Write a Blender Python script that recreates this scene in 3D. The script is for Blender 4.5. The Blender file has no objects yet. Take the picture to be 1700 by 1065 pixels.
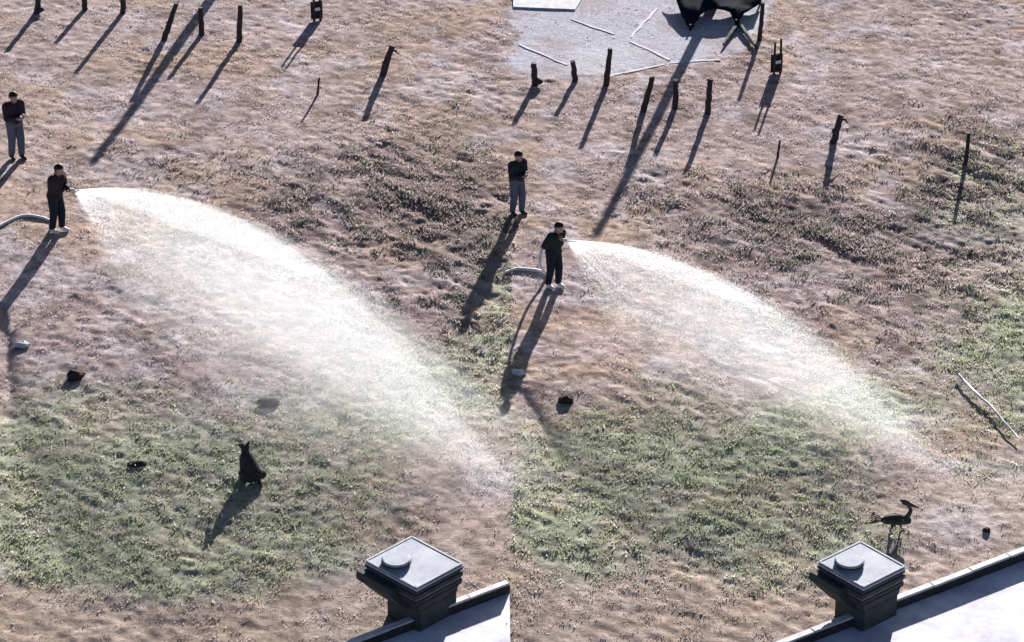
import bpy, bmesh, math, random
import numpy as np
from mathutils import Vector, Matrix

random.seed(7)
RNG = np.random.default_rng(7)
scene = bpy.context.scene
C = scene.collection

# ------------------------------------------------------------------ camera
TH = math.radians(28.0); FPX = 5500.0; CH = 34.3
CY = CH / math.tan(TH)
cam_d = bpy.data.cameras.new('camera'); cam = bpy.data.objects.new('camera', cam_d); C.objects.link(cam)
cam.location = (0, -CY, CH); cam.rotation_euler = (math.pi / 2 - TH, 0, 0)
cam_d.sensor_width = 36.0; cam_d.lens = 36.0 * FPX / 1700.0
cam_d.clip_start = 0.5; cam_d.clip_end = 3000
scene.camera = cam

# ------------------------------------------------------------------ light
SUN_EL = math.radians(15.0)
SUN_AZ = math.atan2(0.215, 1.0)                 # from +Y towards +X
world = bpy.data.worlds.new('World'); scene.world = world; world.use_nodes = True
wn = world.node_tree.nodes; wl = world.node_tree.links; wn.clear()
sky = wn.new('ShaderNodeTexSky'); sky.sky_type = 'NISHITA'; sky.sun_disc = False
sky.sun_elevation = SUN_EL; sky.sun_rotation = SUN_AZ
sky.air_density = 0.32; sky.dust_density = 0.5; sky.ozone_density = 0.5
bg = wn.new('ShaderNodeBackground'); bg.inputs['Strength'].default_value = 0.05
wo = wn.new('ShaderNodeOutputWorld')
wl.new(sky.outputs[0], bg.inputs[0]); wl.new(bg.outputs[0], wo.inputs[0])
sun_d = bpy.data.lights.new('sun', 'SUN'); sun = bpy.data.objects.new('sun', sun_d); C.objects.link(sun)
sun_d.energy = 5.0; sun_d.angle = math.radians(0.6); sun_d.color = (1.0, 0.955, 0.925)
sdir = Vector((math.sin(SUN_AZ) * math.cos(SUN_EL), math.cos(SUN_AZ) * math.cos(SUN_EL), math.sin(SUN_EL)))
sun.rotation_euler = sdir.to_track_quat('Z', 'Y').to_euler(); sun.location = sdir * 60
scene.view_settings.view_transform = 'Standard'; scene.view_settings.look = 'None'
scene.view_settings.gamma = 1.0; scene.view_settings.use_curve_mapping = False
scene.view_settings.exposure = 1.55

# ------------------------------------------------------------------ survey helpers
_c, _s = math.cos(TH), math.sin(TH)
def ray(px, py):
    a = (px - 850) / FPX; b = (py - 532.5) / FPX
    return Vector((a, _c - b * _s, -_s - b * _c))
CAM = Vector((0, -CY, CH))
def at(px, py, z=0.0):                          # ground point
    d = ray(px, py); return CAM + d * ((z - CH) / d.z)
def at_y(px, py, y):
    d = ray(px, py); return CAM + d * ((y + CY) / d.y)
def plan(x, y):                                 # ground coordinates -> survey sheet coordinates
    q1 = y + CY; dz = -CH
    depth = q1 * _c - dz * _s; up = q1 * _s + dz * _c
    return 850 + FPX * x / depth, 532.5 - FPX * up / depth

# ------------------------------------------------------------------ noise
def _hash(ix, iy, seed):
    h = (ix.astype(np.int64) * 374761393 + iy.astype(np.int64) * 668265263 + seed * 974634721) & 0xffffffff
    h = ((h ^ (h >> 13)) * 1274126177) & 0xffffffff
    return ((h ^ (h >> 16)) & 0xffff) / 65535.0
def vnoise(x, y, seed=0):
    x = np.asarray(x, float); y = np.asarray(y, float)
    ix = np.floor(x); iy = np.floor(y); fx = x - ix; fy = y - iy
    fx = fx * fx * fx * (fx * (fx * 6 - 15) + 10); fy = fy * fy * fy * (fy * (fy * 6 - 15) + 10)
    a = _hash(ix, iy, seed); b = _hash(ix + 1, iy, seed); c = _hash(ix, iy + 1, seed); d = _hash(ix + 1, iy + 1, seed)
    return (a + (b - a) * fx) * (1 - fy) + (c + (d - c) * fx) * fy
def fbm(x, y, scale, seed=0, octs=3, gain=0.5):
    s = 0; a = 1; t = 0; f = 1.0 / scale
    for o in range(octs):
        s = s + a * vnoise(x * f + 17.3 * o, y * f - 9.1 * o, seed + o * 31); t += a; a *= gain; f *= 2.03
    return s / t
def sstep(a, b, v):
    t = np.clip((v - a) / (b - a), 0, 1); return t * t * (3 - 2 * t)
def gs(px, py, cx, cy, rx, ry):
    return np.exp(-(((px - cx) / rx) ** 2 + ((py - cy) / ry) ** 2))

# ------------------------------------------------------------------ ground zones (soil and plant cover by place)
KERB_R = ((1300, 1066), (1700, 913)); KERB_L = ((585, 1065), (845, 966))
YARD = [(851, -80), (851, 126), (900, 131), (990, 128), (1060, 119), (1110, 106), (1190, 100), (1245, 72), (1268, 30), (1285, -80)]
def in_poly(px, py, poly):
    r = np.zeros(np.shape(px), bool); n = len(poly)
    for i in range(n):
        x1, y1 = poly[i]; x2, y2 = poly[(i + 1) % n]
        cnd = ((y1 > py) != (y2 > py)) & (px < (x2 - x1) * (py - y1) / ((y2 - y1) or 1e-9) + x1)
        r ^= cnd
    return r
def zones(x, y):
    px, py = plan(x, y)
    jx = (fbm(x, y, 1.6, 3) - 0.5) * 120; jy = (fbm(x, y, 1.6, 5) - 0.5) * 90
    qx, qy = px + jx, py + jy
    L = (px + (fbm(x, y, .35, 91) - .5) * 26) < 850
    weedL = gs(qx, qy, 640, 330, 260, 75) + .8 * gs(qx, qy, 770, 460, 130, 130) + .35 * gs(qx, qy, 450, 370, 150, 40) + .4 * gs(qx, qy, 230, 275, 90, 35)
    weed_shadeR = gs(qx, qy, 1330, 375, 190, 60) + .9 * gs(qx, qy, 1610, 300, 130, 85) + .8 * gs(px, py, 1602, 282, 45, 16) + .7 * gs(px, py, 1612, 418, 40, 14) + .7 * gs(qx, qy, 1500, 470, 170, 80) + .35 * gs(qx, qy, 1130, 330, 120, 35)  # small lower spot near the right edge paints a shadow patch as weeds
    weed = np.where(L, weedL, weed_shadeR)
    gL = sstep(590, 800, qy) * (1 - sstep(920, 1010, qy)) * (1 - sstep(560, 760, qx + (qy - 700) * .35)) \
        + .75 * gs(qx, qy, 690, 650, 130, 60) + .9 * gs(qx, qy, 850, 560, 70, 120) + .25 * gs(qx, qy, 740, 700, 80, 40)
    gR = sstep(595, 770, qy) * (1 - sstep(900, 1000, qy)) * (1 - sstep(1360, 1520, qx)) * sstep(830, 1150, qx + (qy - 640) * 1.1) \
        + .8 * gs(qx, qy, 1430, 690, 110, 60) + 1.0 * gs(qx, qy, 1690, 590, 120, 150) + .5 * gs(qx, qy, 1640, 320, 90, 60)
    green = np.clip(np.where(L, gL, gR), 0, 1)
    sL = sstep(640, 740, qx) * sstep(690, 800, qy) * (1 - sstep(900, 980, qy))
    sR = sstep(1400, 1500, qx) * sstep(760, 830, qy) + .6 * sstep(1250, 1400, qx) * sstep(850, 900, qy)
    sand = np.clip(np.where(L, sL, sR), 0, 1)
    bottom = sstep(930, 1030, qy)
    return px, py, np.clip(weed, 0, 1.1), green, sand, bottom, L

def yard_mask(x, y, px, py):
    jx = (fbm(x, y, .8, 83) - .5) * 60; jy = (fbm(x, y, .8, 85) - .5) * 40
    m = 0
    for ox, oy in ((0, 0), (9, 0), (-9, 0), (0, 6), (0, -6)): m = m + in_poly(px + jx + ox, py + jy + oy, YARD) * .2
    return m
def mixc(c, col, w): return c + (np.array(col) - c) * w[..., None]
def ground_colour(x, y):
    px, py, weed, green, sand, bottom, L = zones(x, y)
    n1 = fbm(x, y, 2.4, 11); n2 = fbm(x, y, .6, 12); n3 = fbm(x * 1.0 + y * .5, y * 1.2, .2, 13, 2); n4 = fbm(x, y, 1.1, 14)
    c = np.zeros(np.shape(x) + (3,)); c[:] = (.38, .302, .288)
    c = mixc(c, (.40, .30, .235), sstep(.48, .7, n1) * .8)
    c = mixc(c, (.43, .385, .40), sstep(.5, .72, n4) * .7)
    c = mixc(c, (.20, .155, .135), sstep(.55, .8, n2) * .7)
    c = mixc(c, (.40, .32, .28), sand * .9)
    c = mixc(c, (.46, .42, .43), .8 * np.clip(gs(px, py, 1590, 872, 75, 34) + gs(px, py, 825, 800, 60, 40), 0, 1))
    c = mixc(c, (.31, .25, .20), bottom * .7)
    c = mixc(c, (.15, .12, .115), np.clip(weed, 0, 1) * (.42 + .5 * sstep(.35, .6, n2)))
    gmix = np.clip(green * (.55 + .7 * sstep(.3, .65, n4)), 0, 1)
    c = mixc(c, (.30, .325, .23), gmix * .9)
    c = mixc(c, (.34, .32, .29), gmix * sstep(.55, .75, n2) * .6)
    yd = yard_mask(x, y, px, py)
    c = mixc(c, (.46, .45, .50), yd * (.55 + .45 * sstep(.3, .6, n4)))
    c = mixc(c, (.52, .52, .56), yd * sstep(.52, .7, n1) * .8)
    c = c * (.55 + .9 * n3 + yd * .45 * (1 - 2 * n3) * .8)[..., None]
    return np.clip(c, .01, .7), (px, py, weed, green, sand, bottom, L)

def kerb_front(px, py, k):
    (x1, y1), (x2, y2) = k
    return py > y1 + (y2 - y1) * (px - x1) / (x2 - x1) + 14
def paved(px, py):
    b = kerb_front(px, py, KERB_R) & (px > 1180)
    c = kerb_front(px, py, KERB_L) & (px < 848) & (px > 470)
    return b | c
def base_height(x, y):
    px, py = plan(x, y)
    flat = (1 - sstep(870, 940, py)) * (1 - sstep(790, 850, px) * (1 - sstep(1285, 1350, px)) * (1 - sstep(125, 200, py)))
    return (fbm(x, y, 6.0, 21, 2) - .5) * .22 * np.exp(-(np.hypot(x, y) / 30.) ** 4) * flat
def relief(x, y, z):
    px, py, weed, green, sand, bottom, L = z
    u = x * .74 - y * .67; v = x * .67 + y * .74
    r = (fbm(u * .6, v * 1.5, .30, 41, 2) - .5) * 2
    r2 = (fbm(x, y, .8, 43, 2) - .5) * 2
    r3 = (fbm(x, y, .16, 47, 1) - .5) * 2
    rough = .36 + .55 * weed + .30 * green - .12 * sand + .25 * sstep(.5, .65, fbm(x, y, 3.0, 51))
    fur = (np.abs(fbm(u * .35, v * 1.1, .9, 57, 2) - .5) * 2) ** .7 - .45
    rough = rough * (1 - .75 * yard_mask(x, y, px, py))
    return r * .034 * rough + r2 * .026 * rough + r3 * .022 * rough + fur * .11 * np.clip(weed, 0, 1)

# ------------------------------------------------------------------ materials
MATS = {}
def principled(name, col, rough=.8, noise=0.0, nscale=8.0, col2=None, bump=0.0, bscale=60.0, spec=.3, metallic=0.0, coords='Object'):
    m = bpy.data.materials.new(name); m.use_nodes = True; nt = m.node_tree; b = nt.nodes['Principled BSDF']
    b.inputs['Roughness'].default_value = rough; b.inputs['Specular IOR Level'].default_value = spec; b.inputs['Metallic'].default_value = metallic
    tc = nt.nodes.new('ShaderNodeTexCoord')
    if noise > 0 or col2:
        tx = nt.nodes.new('ShaderNodeTexNoise'); tx.inputs['Scale'].default_value = nscale; tx.inputs['Detail'].default_value = 6; tx.inputs['Roughness'].default_value = .65
        nt.links.new(tc.outputs[coords], tx.inputs['Vector'])
        rp = nt.nodes.new('ShaderNodeValToRGB'); rp.color_ramp.elements[0].position = .35; rp.color_ramp.elements[1].position = .66
        c2 = col2 or tuple(v * (1 - noise) for v in col)
        rp.color_ramp.elements[0].color = (*c2, 1); rp.color_ramp.elements[1].color = (*col, 1)
        nt.links.new(tx.outputs['Fac'], rp.inputs[0]); nt.links.new(rp.outputs[0], b.inputs['Base Color'])
    else:
        b.inputs['Base Color'].default_value = (*col, 1)
    if bump > 0:
        t2 = nt.nodes.new('ShaderNodeTexNoise'); t2.inputs['Scale'].default_value = bscale; t2.inputs['Detail'].default_value = 4
        nt.links.new(tc.outputs[coords], t2.inputs['Vector'])
        bp = nt.nodes.new('ShaderNodeBump'); bp.inputs['Strength'].default_value = bump; bp.inputs['Distance'].default_value = .02
        nt.links.new(t2.outputs['Fac'], bp.inputs['Height']); nt.links.new(bp.outputs[0], b.inputs['Normal'])
    MATS[name] = m; return m

def attr_mat(name, translucent=0.0, nscale=22.0, grain=.35):
    m = bpy.data.materials.new(name); m.use_nodes = True; nt = m.node_tree; nt.nodes.clear()
    out = nt.nodes.new('ShaderNodeOutputMaterial'); at_ = nt.nodes.new('ShaderNodeAttribute'); at_.attribute_name = 'soil'
    df = nt.nodes.new('ShaderNodeBsdfDiffuse'); df.inputs['Roughness'].default_value = .0
    src = at_.outputs['Color']
    if grain > 0:
        tc = nt.nodes.new('ShaderNodeTexCoord'); tx = nt.nodes.new('ShaderNodeTexNoise'); tx.inputs['Scale'].default_value = nscale
        tx.inputs['Detail'].default_value = 5; tx.inputs['Roughness'].default_value = .7
        nt.links.new(tc.outputs['Object'], tx.inputs['Vector'])
        mr = nt.nodes.new('ShaderNodeMapRange'); mr.inputs[1].default_value = .3; mr.inputs[2].default_value = .7
        mr.inputs[3].default_value = 1 - grain; mr.inputs[4].default_value = 1 + grain
        nt.links.new(tx.outputs['Fac'], mr.inputs[0])
        vm = nt.nodes.new('ShaderNodeVectorMath'); vm.operation = 'SCALE'
        nt.links.new(src, vm.inputs[0]); nt.links.new(mr.outputs[0], vm.inputs['Scale']); src = vm.outputs[0]
        bp = nt.nodes.new('ShaderNodeBump'); bp.inputs['Strength'].default_value = .55; bp.inputs['Distance'].default_value = .03
        nt.links.new(tx.outputs['Fac'], bp.inputs['Height']); nt.links.new(bp.outputs[0], df.inputs['Normal'])
    nt.links.new(src, df.inputs['Color']); last = df.outputs[0]
    if translucent > 0:
        tr = nt.nodes.new('ShaderNodeBsdfTranslucent'); nt.links.new(src, tr.inputs['Color'])
        mx = nt.nodes.new('ShaderNodeMixShader'); mx.inputs[0].default_value = translucent
        nt.links.new(last, mx.inputs[1]); nt.links.new(tr.outputs[0], mx.inputs[2]); last = mx.outputs[0]
    nt.links.new(last, out.inputs['Surface']); MATS[name] = m; return m

M_ground = attr_mat('soil_and_dry_turf', nscale=11.0, grain=.32)
M_grass = attr_mat('grass_blades', .5, grain=0)
M_yard = principled('worn_concrete', (.44, .43, .48), .9, col2=(.33, .29, .30), nscale=.9, bump=.4, bscale=9, spec=.05)
M_white = principled('pale_concrete', (.66, .69, .72), .7, noise=.15, nscale=3)
M_pave = principled('pale_paving', (.80, .81, .86), .8, col2=(.52, .50, .57), nscale=1.3, bump=.15, bscale=20, spec=.1)
M_wall = principled('kerb_brown', (.06, .045, .048), .9, noise=.4, nscale=5, bump=.3, bscale=20)
M_coping = principled('kerb_coping', (.68, .67, .67), .8, noise=.3, nscale=6)
M_wood = principled('weathered_wood', (.055, .042, .045), .9, noise=.45, nscale=14, bump=.5, bscale=50)
M_pole = principled('pole_wood', (.16, .13, .12), .9, noise=.4, nscale=8, bump=.4, bscale=40)
M_box_dark = principled('shade_darkened_concrete', (.065, .07, .07), .85, col2=(.035, .045, .043), nscale=4, bump=.3, bscale=25)  # shade of the pillar sides put into a near-black base colour
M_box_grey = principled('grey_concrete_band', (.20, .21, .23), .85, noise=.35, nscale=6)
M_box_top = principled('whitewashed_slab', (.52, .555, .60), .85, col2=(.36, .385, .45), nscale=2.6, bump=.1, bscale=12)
M_tarp = principled('dark_green_tarpaulin', (.012, .02, .03), .95, noise=.4, nscale=3, spec=.03)
M_hose = principled('pale_rubber_hose', (.80, .76, .77), .6, noise=.15, nscale=12)
M_metal = principled('dull_metal', (.35, .35, .37), .4, metallic=.8, noise=.2)
M_skin = principled('skin', (.42, .27, .21), .6)
M_hair = principled('black_hair', (.012, .011, .012), .7)
M_jacket = principled('dark_maroon_jacket', (.040, .024, .034), .9, noise=.4, nscale=12)
M_jacket2 = principled('dark_teal_jacket', (.018, .030, .032), .9, noise=.4, nscale=12)
M_trousers = principled('navy_trousers', (.016, .020, .034), .9, noise=.3, nscale=12)
M_jeans = principled('faded_jeans', (.11, .13, .18), .9, noise=.3, nscale=9)
M_shoe = principled('white_shoe', (.7, .7, .72), .6)
M_boot = principled('brown_boot', (.06, .045, .035), .8)
M_fur = principled('black_fur', (.045, .048, .045), .85, noise=.4, nscale=20, bump=.5, bscale=80)
M_feather = principled('dark_feather', (.085, .078, .068), .85, noise=.5, nscale=18, bump=.5, bscale=60)
M_feather2 = principled('brown_feather', (.20, .14, .11), .9, noise=.3, nscale=18)
M_bill = principled('horn_bill', (.09, .075, .06), .6)
M_clod = principled('dark_clod', (.06, .035, .035), .95, noise=.5, nscale=15, bump=.6, bscale=40)
M_stone = principled('pale_stone', (.62, .62, .64), .85, noise=.25, nscale=14, bump=.3, bscale=40)
M_edge = principled('worn_white_edging', (.56, .57, .60), .85, col2=(.38, .37, .39), nscale=5)
M_pipe = principled('pale_stick', (.66, .70, .72), .6, noise=.3, nscale=10)

# ------------------------------------------------------------------ object helpers
def link(name, me, mat=None, parent=None):
    o = bpy.data.objects.new(name, me); C.objects.link(o)
    if mat and me is not None and not len(me.materials): me.materials.append(mat)
    if parent: o.parent = parent
    return o
def tag(o, label, cat, group=None):
    o['label'] = label; o['category'] = cat
    if group: o['group'] = group
    return o
def thing(name, label, cat, loc, rz=0.0, group=None):
    o = bpy.data.objects.new(name, None); C.objects.link(o); o.location = loc; o.rotation_euler = (0, 0, rz)
    o.empty_display_size = .2
    return tag(o, label, cat, group)
def mesh_bm(bm, smooth=False):
    me = bpy.data.meshes.new('m'); bm.to_mesh(me); bm.free()
    if smooth:
        for p in me.polygons: p.use_smooth = True
    return me
def mesh_np(verts, faces_flat, nper, attr=None, smooth=False):
    me = bpy.data.meshes.new('m'); nv = len(verts); nf = len(faces_flat) // nper
    me.vertices.add(nv); me.vertices.foreach_set('co', np.asarray(verts, np.float32).ravel())
    me.loops.add(nf * nper); me.loops.foreach_set('vertex_index', np.asarray(faces_flat, np.int32).ravel())
    me.polygons.add(nf); me.polygons.foreach_set('loop_start', np.arange(0, nf * nper, nper, dtype=np.int32))
    me.polygons.foreach_set('loop_total', np.full(nf, nper, np.int32))
    if smooth: me.polygons.foreach_set('use_smooth', np.ones(nf, bool))
    me.update(calc_edges=True)
    if attr is not None:
        a = me.attributes.new('soil', 'FLOAT_COLOR', 'POINT')
        a.data.foreach_set('color', np.concatenate([attr, np.ones((nv, 1))], 1).astype(np.float32).ravel())
    return me
def gz(x, y): return float(base_height(np.array([x]), np.array([y]))[0])
def G(px, py, dz=0.0):
    p = at(px, py); return Vector((p.x, p.y, gz(p.x, p.y) + dz))
def add_box(bm, cx, cy, z0, sx, sy, sz, bevel=0.0, top=1.0):
    vs = []
    for k, (z, f) in enumerate(((z0, 1.0), (z0 + sz, top))):
        for (a, b) in ((-1, -1), (1, -1), (1, 1), (-1, 1)): vs.append(bm.verts.new((cx + a * sx / 2 * f, cy + b * sy / 2 * f, z)))
    fs = [bm.faces.new([vs[i] for i in q]) for q in ((3, 2, 1, 0), (4, 5, 6, 7), (0, 1, 5, 4), (1, 2, 6, 5), (2, 3, 7, 6), (3, 0, 4, 7))]
    if bevel > 0: bmesh.ops.bevel(bm, geom=list({e for f in fs for e in f.edges}), offset=bevel, segments=2, affect='EDGES')
def add_tube(bm, pts, radii, seg=10, wob=0.0):
    pts = [Vector(p) for p in pts]; rings = []; up = None
    for i, p in enumerate(pts):
        t = (pts[min(i + 1, len(pts) - 1)] - pts[max(i - 1, 0)]).normalized()
        if up is None: up = t.orthogonal().normalized()
        up = (up - t * up.dot(t)).normalized(); sd = t.cross(up); r = radii[i] if hasattr(radii, '__len__') else radii
        rings.append([bm.verts.new(p + (up * math.cos(a) + sd * math.sin(a)) * r * (1 + random.uniform(-wob, wob))) for a in [2 * math.pi * k / seg for k in range(seg)]])
    for a, b in zip(rings[:-1], rings[1:]):
        for k in range(seg): bm.faces.new((a[k], a[(k + 1) % seg], b[(k + 1) % seg], b[k]))
    bm.faces.new(rings[0][::-1]); bm.faces.new(rings[-1])
def add_blob(bm, c, r, jit=.2, sub=2, sq=(1, 1, 1)):
    res = bmesh.ops.create_icosphere(bm, subdivisions=sub, radius=1.0)
    for v in res['verts']:
        k = 1 + random.uniform(-jit, jit); v.co = Vector((c[0] + v.co.x * r * sq[0] * k, c[1] + v.co.y * r * sq[1] * k, c[2] + v.co.z * r * sq[2] * k))
def smooth_pts(pts, n=6):
    pts = [Vector(p) for p in pts]; out = []
    P = [pts[0]] + pts + [pts[-1]]
    for i in range(1, len(P) - 2):
        for k in range(n):
            t = k / n; a, b, c, d = P[i - 1], P[i], P[i + 1], P[i + 2]
            out.append(.5 * ((2 * b) + (c - a) * t + (2 * a - 5 * b + 4 * c - d) * t * t + (3 * b - a - 3 * c + d) * t ** 3))
    out.append(pts[-1]); return out

# ------------------------------------------------------------------ ground
def axis(lo, hi, step, far):
    a = np.arange(lo, hi + step / 2, step); g = []; d = step; v = hi
    while v < far: d *= 1.55; v += d; g.append(v)
    g = np.array(g); e = []; d = step; v = lo
    while v > -far: d *= 1.55; v -= d; e.append(v)
    return np.concatenate([np.array(e)[::-1], a, g])
gx = axis(-15.0, 15.0, .055, 500); gy = axis(-14.0, 20.5, .058, 500)
X, Y = np.meshgrid(gx, gy); X = X.ravel(); Y = Y.ravel()
col, zz = ground_colour(X, Y)
hid = paved(zz[0], zz[1])
Z = base_height(X, Y) + relief(X, Y, zz) * np.where((np.abs(X) < 15.2) & (Y > -14.2) & (Y < 20.7), 1, 0)
Z = np.where(hid, np.minimum(Z, 0) - .025, Z)
nx, ny = len(gx), len(gy); ii = (np.arange(ny - 1)[:, None] * nx + np.arange(nx - 1)[None]).ravel()
quads = np.stack([ii, ii + 1, ii + nx + 1, ii + nx], 1).ravel()
ground = link('ground', mesh_np(np.stack([X, Y, Z], 1), quads, 4, col, True), M_ground); ground['kind'] = 'structure'

# concrete yard behind the fence, flush sheet with ragged edge
def sheet(name, poly, z, mat, jit=.0, n=10):
    bm = bmesh.new(); vs = []
    for i, p in enumerate(poly):
        q = poly[(i + 1) % len(poly)]
        a = at(*p); b = at(*q)
        for k in range(n):
            t = k / n; v = a.lerp(b, t); vs.append(bm.verts.new((v.x + random.uniform(-jit, jit), v.y + random.uniform(-jit, jit), z)))
    f = bm.faces.new(vs); bmesh.ops.triangulate(bm, faces=[f])
    o = link(name, mesh_bm(bm), mat); o['kind'] = 'structure'; return o
sheet('pavement', [(1175, 1140), (1286, 1086), (1720, 920), (1900, 860), (1900, 1140)], .014, M_pave, .0)
sheet('pavement', [(500, 1110), (572, 1084), (846, 982), (848, 1110)], .014, M_pave, .0)

# ------------------------------------------------------------------ low kerb walls
def kerb_wall(label, a, b, ext0=0.0, ext1=0.0):
    A = at(*a, .23); B = at(*b, .23); d = (B - A); d.z = 0; d.normalize()
    A = A - d * ext0; B = B + d * ext1; L = (B - A).length; rz = math.atan2(d.y, d.x)
    t = thing('low_wall', label, 'wall', (A.x, A.y, 0), rz, 'low brown walls along the paving')
    bm = bmesh.new(); n = max(2, int(L / .9))
    for i in range(n): add_box(bm, (i + .5) * L / n, .03 + random.uniform(-.004, .004), -.2, L / n - .006, .14, .385)
    link('wall_body', mesh_bm(bm), M_wall, t)
    for i in range(n):
        bm = bmesh.new(); add_box(bm, (i + .5) * L / n, .035 + random.uniform(-.006, .006), .188, L / n - .012, .15, .045 + random.uniform(-.004, .006), .008)
        link('coping_stone', mesh_bm(bm), M_coping, t)
    return t
kerb_wall('long low brown wall edging the pale paving in the bottom right corner', *KERB_R, ext0=1.2, ext1=2.5)
kerb_wall('short low brown wall by the small paved wedge at bottom centre', *KERB_L, ext0=1.0)

# ------------------------------------------------------------------ square pillars with white slab tops
def pillar(label, corners, disc):
    H = 1.12; O = H - 1.0
    pts = [at(*p, H) for p in corners]                       # left, top, right, bottom of the slab
    ctr = sum(pts, Vector()) / 4; e = (pts[2] - pts[3]); e.z = 0
    sx = ((pts[2] - pts[3]).length + (pts[1] - pts[0]).length) / 2; sy = ((pts[0] - pts[3]).length + (pts[1] - pts[2]).length) / 2
    sx *= 1.14; sy *= 1.14
    rz = math.atan2(e.y, e.x)
    t = thing('pillar', label, 'pillar', (ctr.x, ctr.y, O), rz, 'square pillars with white tops')
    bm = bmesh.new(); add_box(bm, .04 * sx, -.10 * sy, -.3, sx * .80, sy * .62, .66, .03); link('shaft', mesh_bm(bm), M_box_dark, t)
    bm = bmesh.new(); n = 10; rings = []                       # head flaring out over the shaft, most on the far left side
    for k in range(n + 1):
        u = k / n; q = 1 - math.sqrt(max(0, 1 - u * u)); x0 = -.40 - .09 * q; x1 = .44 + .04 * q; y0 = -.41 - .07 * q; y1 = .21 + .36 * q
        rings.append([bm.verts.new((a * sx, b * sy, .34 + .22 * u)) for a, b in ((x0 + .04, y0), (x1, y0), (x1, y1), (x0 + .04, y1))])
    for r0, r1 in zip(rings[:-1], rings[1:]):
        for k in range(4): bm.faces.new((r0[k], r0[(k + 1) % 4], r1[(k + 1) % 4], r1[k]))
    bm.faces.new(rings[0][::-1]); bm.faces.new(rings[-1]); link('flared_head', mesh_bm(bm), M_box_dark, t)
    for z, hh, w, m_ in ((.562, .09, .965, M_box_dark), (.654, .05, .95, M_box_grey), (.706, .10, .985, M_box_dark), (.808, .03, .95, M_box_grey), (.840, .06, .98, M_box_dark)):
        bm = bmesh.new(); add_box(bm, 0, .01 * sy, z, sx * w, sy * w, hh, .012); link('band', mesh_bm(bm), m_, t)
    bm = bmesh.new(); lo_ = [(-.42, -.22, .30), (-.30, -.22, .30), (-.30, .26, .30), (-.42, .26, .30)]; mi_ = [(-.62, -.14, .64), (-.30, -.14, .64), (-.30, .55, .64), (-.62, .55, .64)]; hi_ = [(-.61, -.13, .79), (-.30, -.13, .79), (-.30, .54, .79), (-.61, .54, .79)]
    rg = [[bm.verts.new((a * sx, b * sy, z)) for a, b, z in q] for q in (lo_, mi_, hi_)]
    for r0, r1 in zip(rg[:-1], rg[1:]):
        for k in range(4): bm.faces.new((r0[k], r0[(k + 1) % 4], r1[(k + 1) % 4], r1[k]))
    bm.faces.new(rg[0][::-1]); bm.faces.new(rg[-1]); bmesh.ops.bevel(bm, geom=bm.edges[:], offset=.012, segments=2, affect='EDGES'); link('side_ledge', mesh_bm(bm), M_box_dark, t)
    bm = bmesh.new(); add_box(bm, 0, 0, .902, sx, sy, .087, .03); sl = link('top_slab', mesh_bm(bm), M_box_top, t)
    bm = bmesh.new()
    for (cx, cy, ax, ay) in ((0, sy / 2 - .04, sx - .06, .05), (0, -sy / 2 + .04, sx - .06, .05), (sx / 2 - .04, 0, .05, sy - .13), (-sx / 2 + .04, 0, .05, sy - .13)):
        add_box(bm, cx, cy, .985, ax, ay, .014, .005)
    link('rim', mesh_bm(bm), M_edge, sl)
    d = at(*disc, H + .05) - ctr; c_, s_ = math.cos(-rz), math.sin(-rz); lx, ly = d.x * c_ - d.y * s_, d.x * s_ + d.y * c_
    bm = bmesh.new(); add_tube(bm, [(lx, ly, .985), (lx, ly, 1.08), (lx, ly, 1.10)], [.25, .27, .25], 32); lid = link('round_lid', mesh_bm(bm), M_box_top, t)
    bm = bmesh.new(); add_tube(bm, [(lx, ly, 1.02), (lx, ly, 1.06)], [.285, .285], 32); link('lid_shade_ring', mesh_bm(bm), M_box_dark, lid)  # dark ring stands in for the shaded side of the lid
    return t
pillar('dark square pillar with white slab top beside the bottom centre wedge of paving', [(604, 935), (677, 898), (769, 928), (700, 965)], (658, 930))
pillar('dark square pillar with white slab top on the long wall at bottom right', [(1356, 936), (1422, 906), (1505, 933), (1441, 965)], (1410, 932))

# ------------------------------------------------------------------ fence posts, stakes and poles
def post(name, label, base, top, r, cat='post', group=None, mat=None, knob=False, sink=.25, stub=False, extra=0.0):
    b = G(*base); q = at_y(top[0], top[1], b.y); h = q - Vector((b.x, b.y, b.z)); h.z += extra
    n = 7; pts = [Vector((0, 0, -sink))] + [h * (k / n) + Vector((random.uniform(-.13, .13) * r, random.uniform(-.13, .13) * r, 0)) for k in range(n + 1)]
    rr = [r * 1.1] + [r * (1.08 - .22 * k / n) for k in range(n + 1)]
    bm = bmesh.new(); add_tube(bm, pts, rr, 9, .08)
    m = mesh_bm(bm)
    if not (knob or stub):
        o = link(name, m, mat or M_wood); o.location = b; return tag(o, label, cat, group)
    t = thing(name, label, cat, b, 0, group); link('shaft', m, mat or M_wood, t)
    if knob:
        bm = bmesh.new(); add_blob(bm, (r * .9, -.02, .12), .11, .15, 2, (1.25, 1, .8)); link('knot', mesh_bm(bm, True), M_wood, t)
    if stub:
        bm = bmesh.new(); add_tube(bm, [h * .82, h * .86 + Vector((.12, -.02, -.02)), h * .84 + Vector((.2, -.03, -.1))], [.035, .028, .015], 7, .1); link('branch_stub', mesh_bm(bm), M_wood, t)
        bm = bmesh.new(); add_blob(bm, h * .42 + Vector((-.05, -.02, 0)), .075, .2, 2); link('knot', mesh_bm(bm, True), M_wood, t)
    return t
g = 'fence posts in the dry grass'
post('fence_post', 'short dark knotty fence post at the far top left corner', (61, 22), (66, -22), .08, group=g, knob=True)
post('fence_post', 'dark fence post cut off by the top edge, second from the left', (141, 16), (139, -24), .076, group=g)
post('fence_post', 'tall dark fence post at top left, third from the left', (204, 22), (204, -42), .074, group=g)
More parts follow.
